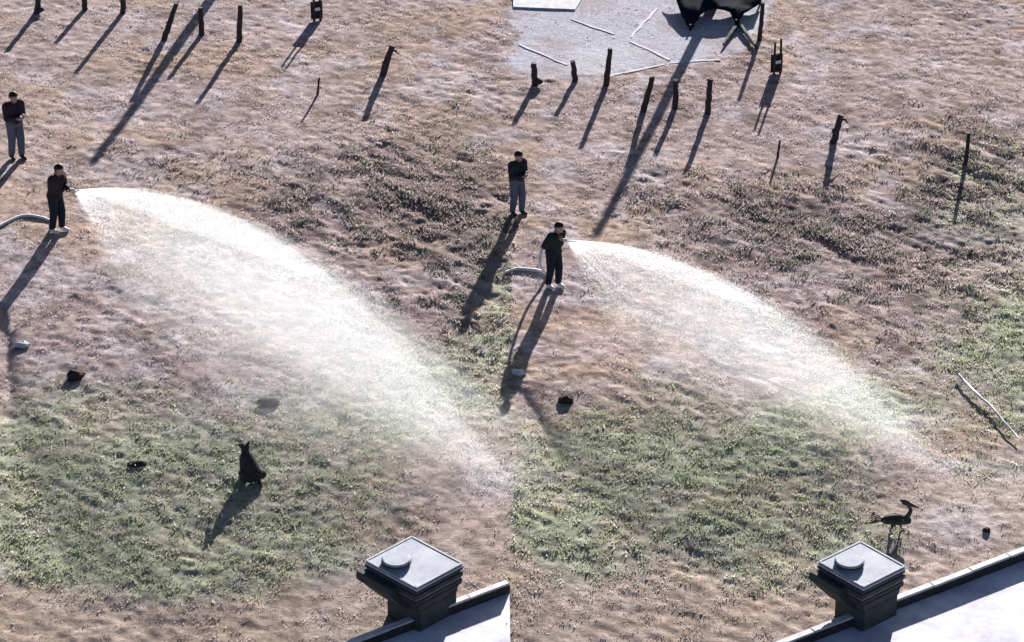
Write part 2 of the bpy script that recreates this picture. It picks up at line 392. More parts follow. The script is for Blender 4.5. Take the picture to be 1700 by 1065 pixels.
post('fence_post', 'thick leaning dark fence post beside the blurred pole shadow at top left', (272, 66), (293, 5), .074, group=g)
post('fence_post', 'slim upright fence post just right of the pole shadow at top left', (335, 57), (333, 12), .074, group=g)
post('fence_post', 'slim fence post with a long shadow, farthest right of the top left row', (397, 70), (399, 8), .074, group=g)
post('fence_post', 'short knotty fence post at the left edge of the concrete yard', (888, 141), (886, 104), .08, group=g, knob=True)
post('fence_post', 'short stout fence post second from left along the concrete yard edge', (955, 134), (951, 101), .074, group=g)
post('fence_post', 'tall fence post third along the concrete yard edge', (1006, 141), (1013, 80), .074, group=g)
post('fence_post', 'thick leaning fence post beside the long pole shadow below the yard', (1068, 182), (1083, 128), .076, group=g)
post('fence_post', 'upright fence post right of the long pole shadow below the yard', (1121, 177), (1122, 132), .074, group=g)
post('fence_post', 'fence post with a long straight shadow, last in the row below the yard', (1175, 186), (1179, 130), .076, group=g)
g = 'gnarled stumps of posts'
post('gnarled_post', 'stout gnarled post with a branch stub, alone in the left dry grass', (636, 122), (651, 80), .088, group=g, stub=True, extra=.08)
post('gnarled_post', 'stout gnarled post with a branch stub, alone in the right dry grass', (1384, 233), (1396, 195), .084, group=g, stub=True, extra=.08)
g = 'thin stakes'
post('thin_stake', 'thin twig-like stake left of the left gnarled post', (527, 156), (530, 128), .03, 'stake', g)
post('thin_stake', 'thin twig-like stake left of the right gnarled post', (1291, 258), (1295, 232), .03, 'stake', g)
post('thin_stake', 'slender stake standing alone in rough weeds near the right edge', (1603, 270), (1609, 220), .05, 'stake', g)
# tall poles standing just behind the top of the view, their shadows cross the grass
def tall_pole(label, base, h, r, lean=0.0):
    b = G(*base); t = thing('utility_pole', label, 'pole', b, 0, 'wooden utility poles')
    bm = bmesh.new(); n = 10
    add_tube(bm, [(0, 0, -.4)] + [(lean * k / n + random.uniform(-.01, .01), random.uniform(-.01, .01), h * k / n) for k in range(n + 1)], [r * 1.1] + [r * (1.05 - .25 * k / n) for k in range(n + 1)], 14, .03)
    link('shaft', mesh_bm(bm, True), M_pole, t)
    bm = bmesh.new(); add_tube(bm, [(lean, 0, h), (lean, 0, h + .05)], [r * .9, r * .7], 14); link('cap', mesh_bm(bm), M_metal, t)
    return t
tall_pole('wooden pole behind the top edge casting the long shadow at upper left', (392, -60), 3.55, .15, .25)
tall_pole('wooden pole by the dark tarpaulin casting the long shadow over the yard', (1186, 6), 3.8, .14, -.5)

def board_stand(label, base, s=1.0):
    b = G(*base); t = thing('double_post_stand', label, 'stand', b, math.radians(18), 'two-legged board stands')
    for sx in (-1, 1):
        bm = bmesh.new(); add_tube(bm, [(sx * .085, 0, -.2), (sx * .085, 0, .45), (sx * .08, .01, .93 + .04 * sx)], [.035, .034, .03], 8, .05); link('upright', mesh_bm(bm), M_wood, t)
    bm = bmesh.new(); add_box(bm, .0, .055, .03, .32, .035, .50, .006); link('board', mesh_bm(bm), M_wood, t)
    bm = bmesh.new(); add_box(bm, .0, -.045, .30, .14, .02, .09, .004); link('white_plate', mesh_bm(bm), M_white, t)
    return t
board_stand('dark two-legged board stand at the top edge of the left grass', (527, 32))
board_stand('dark two-legged board stand with white plate right of the tarpaulin', (1290, 122))

# ------------------------------------------------------------------ tarpaulin on a low frame, with its posts
b = G(1190, 20); t = thing('tarpaulin', 'dark green tarpaulin draped over a low frame at the top edge of the yard', 'tarpaulin', (b.x, b.y, 0))
outl = [((1146, 50), .05), ((1132, 25), .22), ((1112, -28), .35), ((1160, -46), .5), ((1215, -46), .55), ((1275, -36), .40), ((1262, 4), .30), ((1236, 20), .28), ((1222, 42), .10), ((1212, 18), .30), ((1180, 12), .36), ((1162, 26), .22)]
bm = bmesh.new(); ring = [bm.verts.new(at(*p, z) - Vector((b.x, b.y, 0))) for p, z in outl]
bmesh.ops.triangulate(bm, faces=[bm.faces.new(ring)]); bmesh.ops.subdivide_edges(bm, edges=bm.edges[:], cuts=3, use_grid_fill=True)
for v in bm.verts: v.co.z += random.uniform(-.03, .03)
bmesh.ops.recalc_face_normals(bm, faces=bm.faces[:]); ret = bmesh.ops.solidify(bm, geom=bm.faces[:], thickness=.02)
link('sheet', mesh_bm(bm, True), M_tarp, t)
for (p, q) in (((1146, 50), (1146, 40)), ((1222, 44), (1222, 32)), ((1262, 6), (1262, -14))):
    a = at(*p); bm = bmesh.new(); h = at_y(*q, a.y).z; add_tube(bm, [(a.x - b.x, a.y - b.y, -.1), (a.x - b.x, a.y - b.y, h)], .03, 8); link('frame_leg', mesh_bm(bm), M_wood, t)
post('yard_post', 'rusty brown post standing at the right end of the tarpaulin', (1261, 66), (1267, 4), .06)
def ground_bar(name, label, cat, pts, r, mat, z=.03):
    b = G(*pts[0]); bm = bmesh.new()
    pp = smooth_pts([G(*p, z) - b for p in pts], 4); n = len(pp)
    add_tube(bm, pp, [r * (1 - .5 * k / (n - 1)) for k in range(n)], 8, .12)
    o = link(name, mesh_bm(bm), mat); o.location = b; return tag(o, label, cat)
ground_bar('shadow_bar', 'dark bar standing in for a slanting shadow between tarpaulin and rusty post', 'shadow bar', [(1224, 40), (1240, 62), (1256, 84)], .07, M_wood, .08)  # dark bar added in place of a slanting shadow on the ground
ground_bar('shadow_bar', 'short dark bar standing in for a post shadow from the tarpaulin into the yard', 'shadow bar', [(1222, 48), (1212, 62), (1201, 78)], .07, M_wood, .08)  # this bar draws a post's cast shadow as a dark solid
ground_bar('fallen_stick', 'pale bleached stick lying in the green weeds at the right', 'stick', [(1590, 627), (1602, 640), (1626, 664), (1645, 680), (1664, 702), (1690, 732)], .034, M_pipe, .10)

# yard edging strips and the white slab
def strip(label, a, b, w=.07, h=.010):
    A = at(*a); B = at(*b); d = B - A; L = d.length
    bm = bmesh.new(); n = max(3, int(L / .35)); 
    vs0 = []
    for k in range(n + 1):
        u = k / n; o_ = random.uniform(-.03, .03); ww = w * random.uniform(.7, 1.2) / 2
        vs0.append([bm.verts.new((L * u, o_ + s * ww, z)) for s, z in ((-1, -.05), (1, -.05), (1, h), (-1, h))])
    for r0, r1 in zip(vs0[:-1], vs0[1:]):
        for k in range(4): bm.faces.new((r0[k], r0[(k + 1) % 4], r1[(k + 1) % 4], r1[k]))
    bm.faces.new(vs0[0][::-1]); bm.faces.new(vs0[-1]); bmesh.ops.recalc_face_normals(bm, faces=bm.faces[:])
    o = link('edging_strip', mesh_bm(bm), M_edge); o.location = (A.x, A.y, .004); o.rotation_euler = (0, 0, math.atan2(d.y, d.x))
    return tag(o, label, 'edging', 'white edging strips in the yard')
strip('white edging strip crossing the middle of the yard below the white slab', (948, 32), (1020, 56))
strip('white edging strip slanting up towards the tarpaulin', (1047, 62), (1090, 14))
strip('white edging strip running from the yard centre to the pole shadow', (1046, 69), (1113, 99))
strip('white edging strip at the left of the yard behind the short posts', (862, 74), (941, 108))
strip('thin white edging strip along the front of the yard', (1010, 126), (1104, 107), .09)
strip('faint white edging strip at the front right of the yard', (1112, 105), (1196, 99), .07)
bm = bmesh.new(); poly = [at(*p) for p in [(852, 13), (955, 17), (992, -42), (852, -42)]]
lo = [bm.verts.new((p.x, p.y, -.05)) for p in poly]; hi = [bm.verts.new((p.x, p.y, .04)) for p in poly]
bm.faces.new(hi); bm.faces.new(lo[::-1])
for k in range(4): bm.faces.new((lo[k], lo[(k + 1) % 4], hi[(k + 1) % 4], hi[k]))
bmesh.ops.recalc_face_normals(bm, faces=bm.faces[:])
o = link('concrete_slab', mesh_bm(bm), M_edge); o['kind'] = 'structure'

# ------------------------------------------------------------------ bodies: capsules fused to one skin
def capsule(bm, a, b, ra, rb, seg=12):
    a, b = Vector(a), Vector(b); d = (b - a); L = d.length
    if L < 1e-6: d = Vector((0, 0, 1)); L = 1e-6
    d = d / L; up = d.orthogonal().normalized(); sd = d.cross(up); rings = []
    for k in range(1, 4):
        an = math.pi / 2 * k / 4; rings.append((a - d * ra * math.cos(an), ra * math.sin(an)))
    rings.append((a, ra)); rings.append((b, rb))
    for k in range(3, 0, -1):
        an = math.pi / 2 * k / 4; rings.append((b + d * rb * math.cos(an), rb * math.sin(an)))
    RR = [[bm.verts.new(p + (up * math.cos(t) + sd * math.sin(t)) * r) for t in [2 * math.pi * i / seg for i in range(seg)]] for p, r in rings]
    for x, y in zip(RR[:-1], RR[1:]):
        for i in range(seg): bm.faces.new((x[i], x[(i + 1) % seg], y[(i + 1) % seg], y[i]))
    bm.faces.new(RR[0][::-1]); bm.faces.new(RR[-1])
def fuse(bones, voxel=.014, smooth=3):
    bm = bmesh.new()
    for (a, b, ra, rb, p) in bones: capsule(bm, a, b, ra, rb)
    bmesh.ops.recalc_face_normals(bm, faces=bm.faces[:])
    me = mesh_bm(bm); ob = bpy.data.objects.new('tmp', me); C.objects.link(ob)
    md = ob.modifiers.new('r', 'REMESH'); md.mode = 'VOXEL'; md.voxel_size = voxel; md.use_smooth_shade = True
    sm = ob.modifiers.new('s', 'SMOOTH'); sm.iterations = smooth; sm.factor = .5
    dg = bpy.context.evaluated_depsgraph_get(); res = bpy.data.meshes.new_from_object(ob.evaluated_get(dg))
    bpy.data.objects.remove(ob); bpy.data.meshes.remove(me)
    cen = np.zeros(len(res.polygons) * 3, np.float32); res.polygons.foreach_get('center', cen); cen = cen.reshape(-1, 3)
    best = np.full(len(cen), 1e9); part = np.zeros(len(cen), int); names = []
    for (a, b, ra, rb, p) in bones:
        if p not in names: names.append(p)
        a = np.array(a, float); b = np.array(b, float); d = b - a; t = np.clip(((cen - a) @ d) / max(d @ d, 1e-9), 0, 1)
        dist = np.linalg.norm(cen - a - t[:, None] * d, axis=1) - (ra + (rb - ra) * t); k = dist < best
        best = np.where(k, dist, best); part = np.where(k, names.index(p), part)
    return res, cen, part, names
def garment(res, sel, off):
    co = np.zeros(len(res.vertices) * 3, np.float32); res.vertices.foreach_get('co', co); co = co.reshape(-1, 3)
    no = np.array([v.normal[:] for v in res.vertices])
    faces = [tuple(p.vertices) for p, s in zip(res.polygons, sel) if s]
    used = sorted({i for f in faces for i in f}); mp = {u: i for i, u in enumerate(used)}
    me = bpy.data.meshes.new('m'); me.from_pydata([tuple(co[u] + no[u] * off) for u in used], [], [tuple(mp[i] for i in f) for f in faces]); me.update()
    for p in me.polygons: p.use_smooth = True
    return me
def elbow(sh, ha, up_len=.29, lo_len=.26, hint=Vector((-.4, 0, -1))):
    sh, ha = Vector(sh), Vector(ha); d = ha - sh; L = min(d.length, up_len + lo_len - .005); d.normalize()
    a = (up_len ** 2 - lo_len ** 2 + L * L) / (2 * L); h = math.sqrt(max(0, up_len ** 2 - a * a))
    p = hint - d * hint.dot(d); return sh + d * a + p.normalized() * h
def hand(bones, wrist, fwd, palm):
    w = Vector(wrist); f = Vector(fwd).normalized(); pn = Vector(palm); pn = (pn - f * pn.dot(f)).normalized(); s = f.cross(pn)
    k = w + f * .075
    bones.append((w, k, .03, .034, 'skin'))
    for i, ln in enumerate((.034, .042, .039, .030)):
        r0 = k + s * (i - 1.5) * .021; r1 = r0 + (f * .75 + pn * .6).normalized() * ln; r2 = r1 + (pn * .95 - f * .35).normalized() * ln * .9
        bones.append((r0, r1, .0095, .009, 'skin')); bones.append((r1, r2, .009, .008, 'skin'))
    t0 = w + f * .03 - s * .03; t1 = t0 + (-s * .6 + f * .6 + pn * .5).normalized() * .04; t2 = t1 + (pn * .8 + f * .5 + s * .2).normalized() * .035
    bones.append((t0, t1, .012, .011, 'skin')); bones.append((t1, t2, .011, .009, 'skin'))
BODIES = {}
def person(key, label, foot, yaw, hr, hl, lean, mats, height=1.72, nod=.05, group=None):
    """hr/hl: wrist positions of right and left hand in the person's frame, facing +X"""
    B = []; lx = lean
    hipz, kz = .90, .49
    for s, fx in ((1, .07), (-1, -.05)):
        B.append(((.0 + lx * .1, s * .09, hipz), (fx * .6 + .05, s * .098, kz), .092, .066, 'trousers'))
        B.append(((fx * .6 + .05, s * .098, kz), (fx, s * .10, .11), .064, .046, 'trousers'))
        B.append(((fx - .02, s * .10, .065), (fx + .06, s * .105, .055), .048, .045, 'shoe')); B.append(((fx + .06, s * .105, .05), (fx + .15, s * .115, .04), .044, .034, 'shoe'))
    B.append(((lx * .1, -.06, .93), (lx * .1, .06, .93), .125, .125, 'trousers'))
    B.append(((lx * .15, 0, .98), (lx * .6, 0, 1.20), .135, .15, 'jacket')); B.append(((lx * .5, -.05, 1.18), (lx * .9, -.09, 1.34), .125, .115, 'jacket')); B.append(((lx * .5, .05, 1.18), (lx * .9, .09, 1.34), .125, .115, 'jacket'))
    B.append(((lx * .95, -.15, 1.385), (lx * .95, .15, 1.385), .072, .072, 'jacket'))
    hd = Vector((lx * 1.15 + .03 + nod, 0, 1.60))
    B.append(((lx, 0, 1.42), (lx * 1.1 + nod * .6, 0, 1.53), .062, .055, 'skin'))
    B.append((hd + Vector((-.015, 0, .02)), hd + Vector((.012, 0, -.035)), .098, .078, 'skin'))
    B.append((hd + Vector((.03, 0, -.075)), hd + Vector((.05, 0, -.085)), .05, .042, 'skin'))                # jaw
    B.append((hd + Vector((.09, 0, .0)), hd + Vector((.108, 0, -.03)), .012, .017, 'skin'))                  # nose
    B.append((hd + Vector((.084, -.035, .02)), hd + Vector((.084, .035, .02)), .016, .016, 'skin'))          # brow
    for s in (1, -1): B.append((hd + Vector((-.005, s * .088, .01)), hd + Vector((0, s * .092, -.03)), .018, .014, 'skin'))
    for s, w in ((-1, hr), (1, hl)):
        sh = Vector((lx * .95, s * .185, 1.37)); el = elbow(sh, w, hint=Vector((-.5, s * .45, -1)))
        B.append((sh, el, .068, .052, 'jacket')); B.append((el, Vector(w), .05, .036, 'jacket'))
        fwd = Vector(w) - el; hand(B, w, Vector((max(fwd.x, .05), fwd.y * .5, fwd.z * .4)), Vector((.1, -s * 1.0, .25)))
    res, cen, part, names = fuse(B, .0125, 2)
    t = thing('person', label, 'person', foot, yaw, group); t.scale = (height / 1.70,) * 3
    body = link('body', res, mats['skin'], t)
    N = {n: part == i for i, n in enumerate(names)}
    link('jacket', garment(res, N['jacket'], .034), mats['jacket'], t)
    link('trousers', garment(res, N['trousers'], .03), mats['trousers'], t)
    for sd in (1, -1): link('shoe', garment(res, N['shoe'] & (cen[:, 1] * sd > 0), .008), mats['shoe'], t)
    hs = N['skin'] & (((cen[:, 2] > hd.z + .035) & (cen[:, 2] < 2)) | ((cen[:, 0] < hd.x - .02) & (cen[:, 2] > hd.z - .07)))
    link('hair', garment(res, hs, .018), mats['hair'], t)
    return t

def unit(az, el): return Vector((math.cos(el) * math.cos(az), math.cos(el) * math.sin(az), math.sin(el)))
def hose_person(label, hlabel, nlabel, footpx, tip, az, el, mats, height, hosepx):
    foot = G(*footpx); yaw = math.atan2(tip.y - foot.y, tip.x - foot.x); sc = height / 1.70
    d = unit(az, el); Rm = Matrix.Rotation(-yaw, 3, 'Z')
    loc = lambda p: (Rm @ (p - foot)) / sc
    back = tip - d * .46
    f1 = loc(tip - d * .17); f2 = loc(tip - d * .34)
    wl_ = f1 + Vector((-.075, .035, -.02)); wr_ = f2 + Vector((-.075, -.03, -.02))
    person('hose', label, foot, yaw, wr_, wl_, .10, mats, height, .05, 'people spraying water')
    # nozzle
    t = thing('hose_nozzle', nlabel, 'nozzle', back, 0, 'spray nozzles'); D = tip - back
    bm = bmesh.new(); add_tube(bm, [Vector(), D * .7], [.024, .022], 12); link('barrel', mesh_bm(bm, True), M_metal, t)
    bm = bmesh.new(); add_tube(bm, [D * .7, D * .75, D * .96, D], [.022, .034, .042, .038], 14); link('spray_head', mesh_bm(bm, True), M_white, t)
    bm = bmesh.new(); add_tube(bm, [D * .25, D * .25 + Vector((0, 0, -.10))], [.014, .012], 8); link('trigger', mesh_bm(bm), M_wood, t)
    # hose
    pts = [back + D * .02, back - d * .18 + Vector((0, 0, -.04)), back - d * .32 + Vector((-.02, .02, -.30)), back - d * .34 + Vector((-.05, .05, -.75))] + [G(*p, .035) for p in hosepx]
    pts[3].z = max(pts[3].z, foot.z + .35)
    bm = bmesh.new(); b0 = G(*hosepx[0]); add_tube(bm, [p - b0 for p in smooth_pts(pts, 8)], .036, 10)
    h = link('garden_hose', mesh_bm(bm, True), M_hose); h.location = b0; tag(h, hlabel, 'hose', 'pale hoses')
mats1 = dict(skin=M_skin, jacket=M_jacket, trousers=M_trousers, shoe=M_shoe, hair=M_hair)
mats2 = dict(skin=M_skin, jacket=M_jacket2, trousers=M_trousers, shoe=M_shoe, hair=M_hair)
mats3 = dict(skin=M_skin, jacket=M_jacket, trousers=M_jeans, shoe=M_boot, hair=M_hair)
PL = at(95, 387); tipL = at_y(124, 316, PL.y - .3); PR = at(918, 473); tipR = at_y(941, 399, PR.y - .3)
AZL, ELL, VL, KL = math.radians(-48.5), math.radians(24.0), 15.0, .34
AZR, ELR, VR, KR = math.radians(-47.0), math.radians(19.8), 12.52, .272
hose_person('person in dark maroon jacket spraying water at the far left', 'pale hose trailing off to the left edge from the spraying person', 'white-tipped spray nozzle held by the person at far left',
            (95, 387), tipL, AZL, .2, mats1, 1.74, [(90, 372), (70, 366), (42, 363), (16, 372), (-20, 392)])
hose_person('person in dark teal jacket spraying water near the middle of the field', 'short pale hose lying beside the middle spraying person', 'white-tipped spray nozzle held by the person near the middle',
            (918, 473), tipR, AZR, .2, mats2, 1.66, [(908, 456), (896, 450), (876, 447), (857, 446), (838, 452)])
person('watch', 'person in maroon jacket and faded jeans standing at the upper left edge', G(28, 263), math.radians(-55), Vector((.26, -.05, 1.12)), Vector((.26, .06, 1.14)), .02, mats3, 1.76, .03, 'onlookers')
person('watch', 'person in dark jacket and faded jeans standing behind the middle hose user', G(858, 352), math.radians(-50), Vector((.26, -.05, 1.12)), Vector((.26, .06, 1.14)), .02, dict(mats3, jacket=M_jacket2), 1.62, .03, 'onlookers')

# ------------------------------------------------------------------ animals
def dog(label, foot, yaw):
    B = []; f = 'fur'
    B.append(((-.13, 0, .17), (.02, 0, .32), .155, .15, f)); B.append(((.02, 0, .32), (.12, 0, .44), .15, .13, f)); B.append(((.12, 0, .46), (.17, 0, .58), .095, .07, f))
    B.append(((.17, 0, .64), (.22, 0, .645), .082, .072, f)); B.append(((.25, 0, .625), (.36, 0, .60), .048, .034, f))
    for s in (1, -1):
        B.append(((.15, s * .055, .69), (.135, s * .075, .775), .032, .012, f))
        B.append(((.13, s * .085, .40), (.16, s * .09, .20), .065, .040, f)); B.append(((.16, s * .09, .20), (.18, s * .09, .035), .036, .030, f)); B.append(((.18, s * .09, .03), (.23, s * .09, .025), .032, .026, f))
        B.append(((-.16, s * .12, .14), (.05, s * .16, .17), .10, .07, f)); B.append(((.05, s * .16, .16), (-.06, s * .17, .045), .05, .035, f)); B.append(((-.06, s * .17, .035), (.08, s * .17, .028), .034, .028, f))
    B.append(((-.26, 0, .07), (-.42, .05, .04), .035, .028, f)); B.append(((-.42, .05, .04), (-.50, .13, .035), .028, .016, f))
    res, *_ = fuse(B, .013, 2)
    t = thing('dog', label, 'dog', foot, yaw); link('body', res, M_fur, t); t.scale = (1.08, 1.12, 1.02); return t
dog('black dog sitting in the green grass below the left spray', G(417, 792), math.radians(128))
def bird(label, foot, yaw):
    B = []; f = 'feather'
    B.append(((-.20, 0, .36), (.02, 0, .37), .09, .125, f)); B.append(((.02, 0, .37), (.18, 0, .36), .125, .085, f))
    B.append(((-.24, 0, .36), (-.40, 0, .33), .06, .03, f))
    N = [(.16, 0, .42), (.21, 0, .52), (.235, 0, .60), (.20, 0, .68), (.14, 0, .74)]
    for i in range(4): B.append((N[i], N[i + 1], .055 - .008 * i, .047 - .006 * i, f))
    B.append(((.10, 0, .78), (.17, 0, .75), .062, .055, f)); B.append(((.02, 0, .82), (.08, 0, .79), .022, .05, f))
    for s in (1, -1):
        q0 = s * .11; B.append(((-.04 + q0 * .5, s * .07, .30), (-.03 + q0 * .8, s * .07, .23), .06, .028, f)); B.append(((-.03 + q0 * .8, s * .07, .23), (-.05 + q0, s * .07, .13), .022, .019, f))
        for q in (-.45, 0, .45): B.append(((-.05 + q0, s * .07, .12), (-.05 + q0 + .09 * math.cos(q), s * .07 + .09 * math.sin(q), .112), .011, .007, f))
    res, *_ = fuse(B, .0105, 1)
    t = thing('bird', label, 'bird', foot, yaw); link('body', res, M_feather, t)
    bm = bmesh.new(); add_tube(bm, [(.17, 0, .752), (.28, 0, .705), (.40, 0, .655)], [.05, .034, .008], 10); link('bill', mesh_bm(bm, True), M_bill, t)
    for s in (1, -1):
        bm = bmesh.new(); add_tube(bm, [(.14, s * .10, .40), (-.05, s * .135, .38), (-.24, s * .09, .35), (-.36, s * .04, .33)], [.03, .06, .05, .01], 8); link('wing', mesh_bm(bm, True), M_feather, t)
    bm = bmesh.new()
    for q in (-.5, -.25, 0, .25, .5): add_tube(bm, [(-.34, q * .06, .34), (-.48, q * .3, .39), (-.56, q * .42, .36)], [.02, .045, .01], 6)
    link('tail', mesh_bm(bm, True), M_feather2, t); t.scale = (.98,) * 3
    return t
bird('dark long-necked bird with long bill on the sandy ground by the right pillar', G(1490, 886, -.10), math.radians(-6))

# ------------------------------------------------------------------ clods, stones, weeds
def lump(name, label, cat, p, r, mat, sq=(1.2, 1, .7), group=None):
    b = G(*p); bm = bmesh.new(); add_blob(bm, (0, 0, r * .3), r, .22, 2, sq)
    if name == 'dirt_clod':
        for k in range(3): add_blob(bm, (random.uniform(-1, 1) * r, random.uniform(-1, 1) * r, r * .1), r * .5, .3, 1, sq)
    o = link(name, mesh_bm(bm), mat); o.location = b; return tag(o, label, cat, group)
lump('dirt_clod', 'dark brown clod on bare soil right of the left spraying person’s shadow'.replace('’', "'"), 'clod', (125, 625), .16, M_clod, group='dark clods')
lump('dirt_clod', 'dark brown clod on bare soil below the middle spraying person', 'clod', (941, 668), .14, M_clod, group='dark clods')
lump('dirt_clod', 'dark clod in the grass above the black dog', 'clod', (447, 668), .17, M_clod, (1.5, .9, .5), 'dark clods')
lump('dirt_clod', 'small dark clod in the grass left of the black dog', 'clod', (228, 772), .13, M_clod, (1.4, .9, .5), 'dark clods')
lump('dirt_clod', 'small dark clod at the far right of the sandy ground above the wall', 'clod', (1638, 884), .07, M_clod, group='dark clods')
lump('stone', 'pale stone in the shadow at the left edge of the field', 'stone', (36, 572), .13, M_stone, (1.4, .9, .5), 'pale stones')
lump('stone', 'pale stone beside the shadow near the middle of the field', 'stone', (861, 620), .13, M_stone, (1.2, .9, .6), 'pale stones')
# ------------------------------------------------------------------ grass: blades over the whole field
def blades(n_try, seed, dens_fn, hfun, colfun, per=6, spread=.07, wid=.016):
    r = np.random.default_rng(seed)
    x = r.uniform(-14.6, 14.6, n_try); y = r.uniform(-13.6, 19.6, n_try)
    col, z = ground_colour(x, y); px, py = z[0], z[1]
    k = (r.random(n_try) < dens_fn(x, y, z)) & ~paved(px, py) & (r.random(n_try) > .9 * yard_mask(x, y, px, py)) & (px > -40) & (px < 1740)
    x, y, col = x[k], y[k], col[k]; z = tuple(a[k] for a in z); n = len(x)
    gz_ = base_height(x, y) + relief(x, y, z); h = hfun(r, z, n); c = colfun(r, z, col, n)
    V = []; CC = []
    for b in range(per):
        a = r.uniform(0, 2 * np.pi, n); d = r.uniform(.1, 1, n) * spread
        bx, by = x + np.cos(a) * d, y + np.sin(a) * d; hh = h * r.uniform(.6, 1.15, n); ln = hh * r.uniform(.3, 1.3, n)
        fa = r.uniform(0, 2 * np.pi, n); w = wid * r.uniform(.6, 1.4, n)
        p0 = np.stack([bx - np.sin(fa) * w, by + np.cos(fa) * w, gz_ - .012], 1); p1 = np.stack([bx + np.sin(fa) * w, by - np.cos(fa) * w, gz_ - .012], 1)
        p2 = np.stack([bx + np.cos(a) * ln, by + np.sin(a) * ln, gz_ + hh], 1)
        V.append(np.stack([p0, p1, p2], 1)); cb = c * r.uniform(.75, 1.3, (n, 1)); CC.append(np.repeat(cb[:, None], 3, 1))
    V = np.concatenate(V).reshape(-1, 3); CC = np.concatenate(CC).reshape(-1, 3)
    return mesh_np(V, np.arange(len(V)), 3, np.clip(CC, 0.01, .8))
def patch(x, y, s, seed): return sstep(.42, .62, fbm(x, y, s, seed, 2))
def lawn_col(r, z, col, n):
    a = np.array((.225, .27, .15)); b = np.array((.36, .375, .25)); q = np.array((.50, .48, .42)); t = r.random((n, 1)); u = (r.random((n, 1)) < .22)
    return np.where(u, q, a + (b - a) * t)
lawn = link('lawn_grass', blades(150000, 1, lambda x, y, z: np.clip(z[3] * (.4 + .6 * patch(x, y, .5, 61)), 0, 1) * .6,
            lambda r, z, n: r.uniform(.02, .055, n) * np.where(r.random(n) < .1, 1.8, 1), lawn_col, 6, .11, .018), M_grass)
tag(lawn, 'short green grass growing in patches across the lower field', 'grass'); lawn['kind'] = 'stuff'
def dry_col(r, z, col, n):
    a = np.array((.50, .44, .43)); b = np.array((.25, .20, .19)); t = r.random((n, 1)); return a + (b - a) * t
dry = link('dry_grass', blades(170000, 2, lambda x, y, z: np.clip((.10 + .28 * patch(x, y, .7, 63)) * (1 - .7 * z[3]) * (1 - .6 * z[4]), 0, 1),
           lambda r, z, n: r.uniform(.018, .05, n), dry_col, 5, .11, .014), M_grass)
tag(dry, 'thin dry tan grass scattered over the bare upper field', 'grass'); dry['kind'] = 'stuff'
def weed_col(r, z, col, n):
    a = np.array((.16, .13, .12)); b = np.array((.40, .34, .33)); q = np.array((.15, .17, .13)); t = r.random((n, 1)); u = (r.random((n, 1)) < .25)
    return np.where(u, q, a + (b - a) * t)
wd = link('weed_cover', blades(110000, 3, lambda x, y, z: np.clip(z[2] * patch(x, y, .55, 65), 0, 1) * .75,
          lambda r, z, n: r.uniform(.04, .10, n), weed_col, 7, .14, .018), M_grass)
tag(wd, 'rough brown weeds in a band across the middle of the field', 'weeds'); wd['kind'] = 'stuff'

# ------------------------------------------------------------------ water sprays
M_water = bpy.data.materials.new('water_spray'); M_water.use_nodes = True; nt = M_water.node_tree; nt.nodes.clear()
out = nt.nodes.new('ShaderNodeOutputMaterial'); df = nt.nodes.new('ShaderNodeBsdfDiffuse'); tr = nt.nodes.new('ShaderNodeBsdfTranslucent'); tp = nt.nodes.new('ShaderNodeBsdfTransparent')
df.inputs[0].default_value = (.94, .965, .98, 1); tr.inputs[0].default_value = (.94, .965, .98, 1)
m1 = nt.nodes.new('ShaderNodeMixShader'); m1.inputs[0].default_value = .75; m2 = nt.nodes.new('ShaderNodeMixShader'); m2.inputs[0].default_value = .0
nt.links.new(df.outputs[0], m1.inputs[1]); nt.links.new(tr.outputs[0], m1.inputs[2]); nt.links.new(m1.outputs[0], m2.inputs[1]); nt.links.new(tp.outputs[0], m2.inputs[2]); nt.links.new(m2.outputs[0], out.inputs['Surface'])
MISTS = ((.20, .036, .75, .62), (.40, .055, .12, 1.0), (1.0, .28, .07, 1.0))   # share of the fan, half angle, density, share of the flight
def mist_material(density):
    m = bpy.data.materials.new('water_mist'); m.use_nodes = True; nt = m.node_tree; nt.nodes.clear()
    out = nt.nodes.new('ShaderNodeOutputMaterial'); pv = nt.nodes.new('ShaderNodeVolumePrincipled')
    pv.inputs['Color'].default_value = (.90, .97, 1, 1); pv.inputs['Anisotropy'].default_value = .55; pv.inputs['Density'].default_value = density
    nt.links.new(pv.outputs[0], out.inputs['Volume']); return m
M_mist = [mist_material(q[2]) for q in MISTS]
def flight(tip, V0, k, t):
    e = (1 - np.exp(-k * t)) / k; gv = np.array([0, 0, -9.8])
    return np.array(tip) + V0 * e[..., None] + (gv / k) * (t - e)[..., None]
def landing(tip, V0, k):
    n = len(V0); lo = np.zeros(n); hi = np.full(n, 3.0)
    for _ in range(30):
        mid = (lo + hi) / 2; up = flight(tip, V0, k, mid)[:, 2] > .04; lo = np.where(up, mid, lo); hi = np.where(up, hi, mid)
    return lo
def launch(el, az, v): return np.stack([np.cos(el) * np.cos(az), np.cos(el) * np.sin(az), np.sin(el)], -1) * v[..., None]
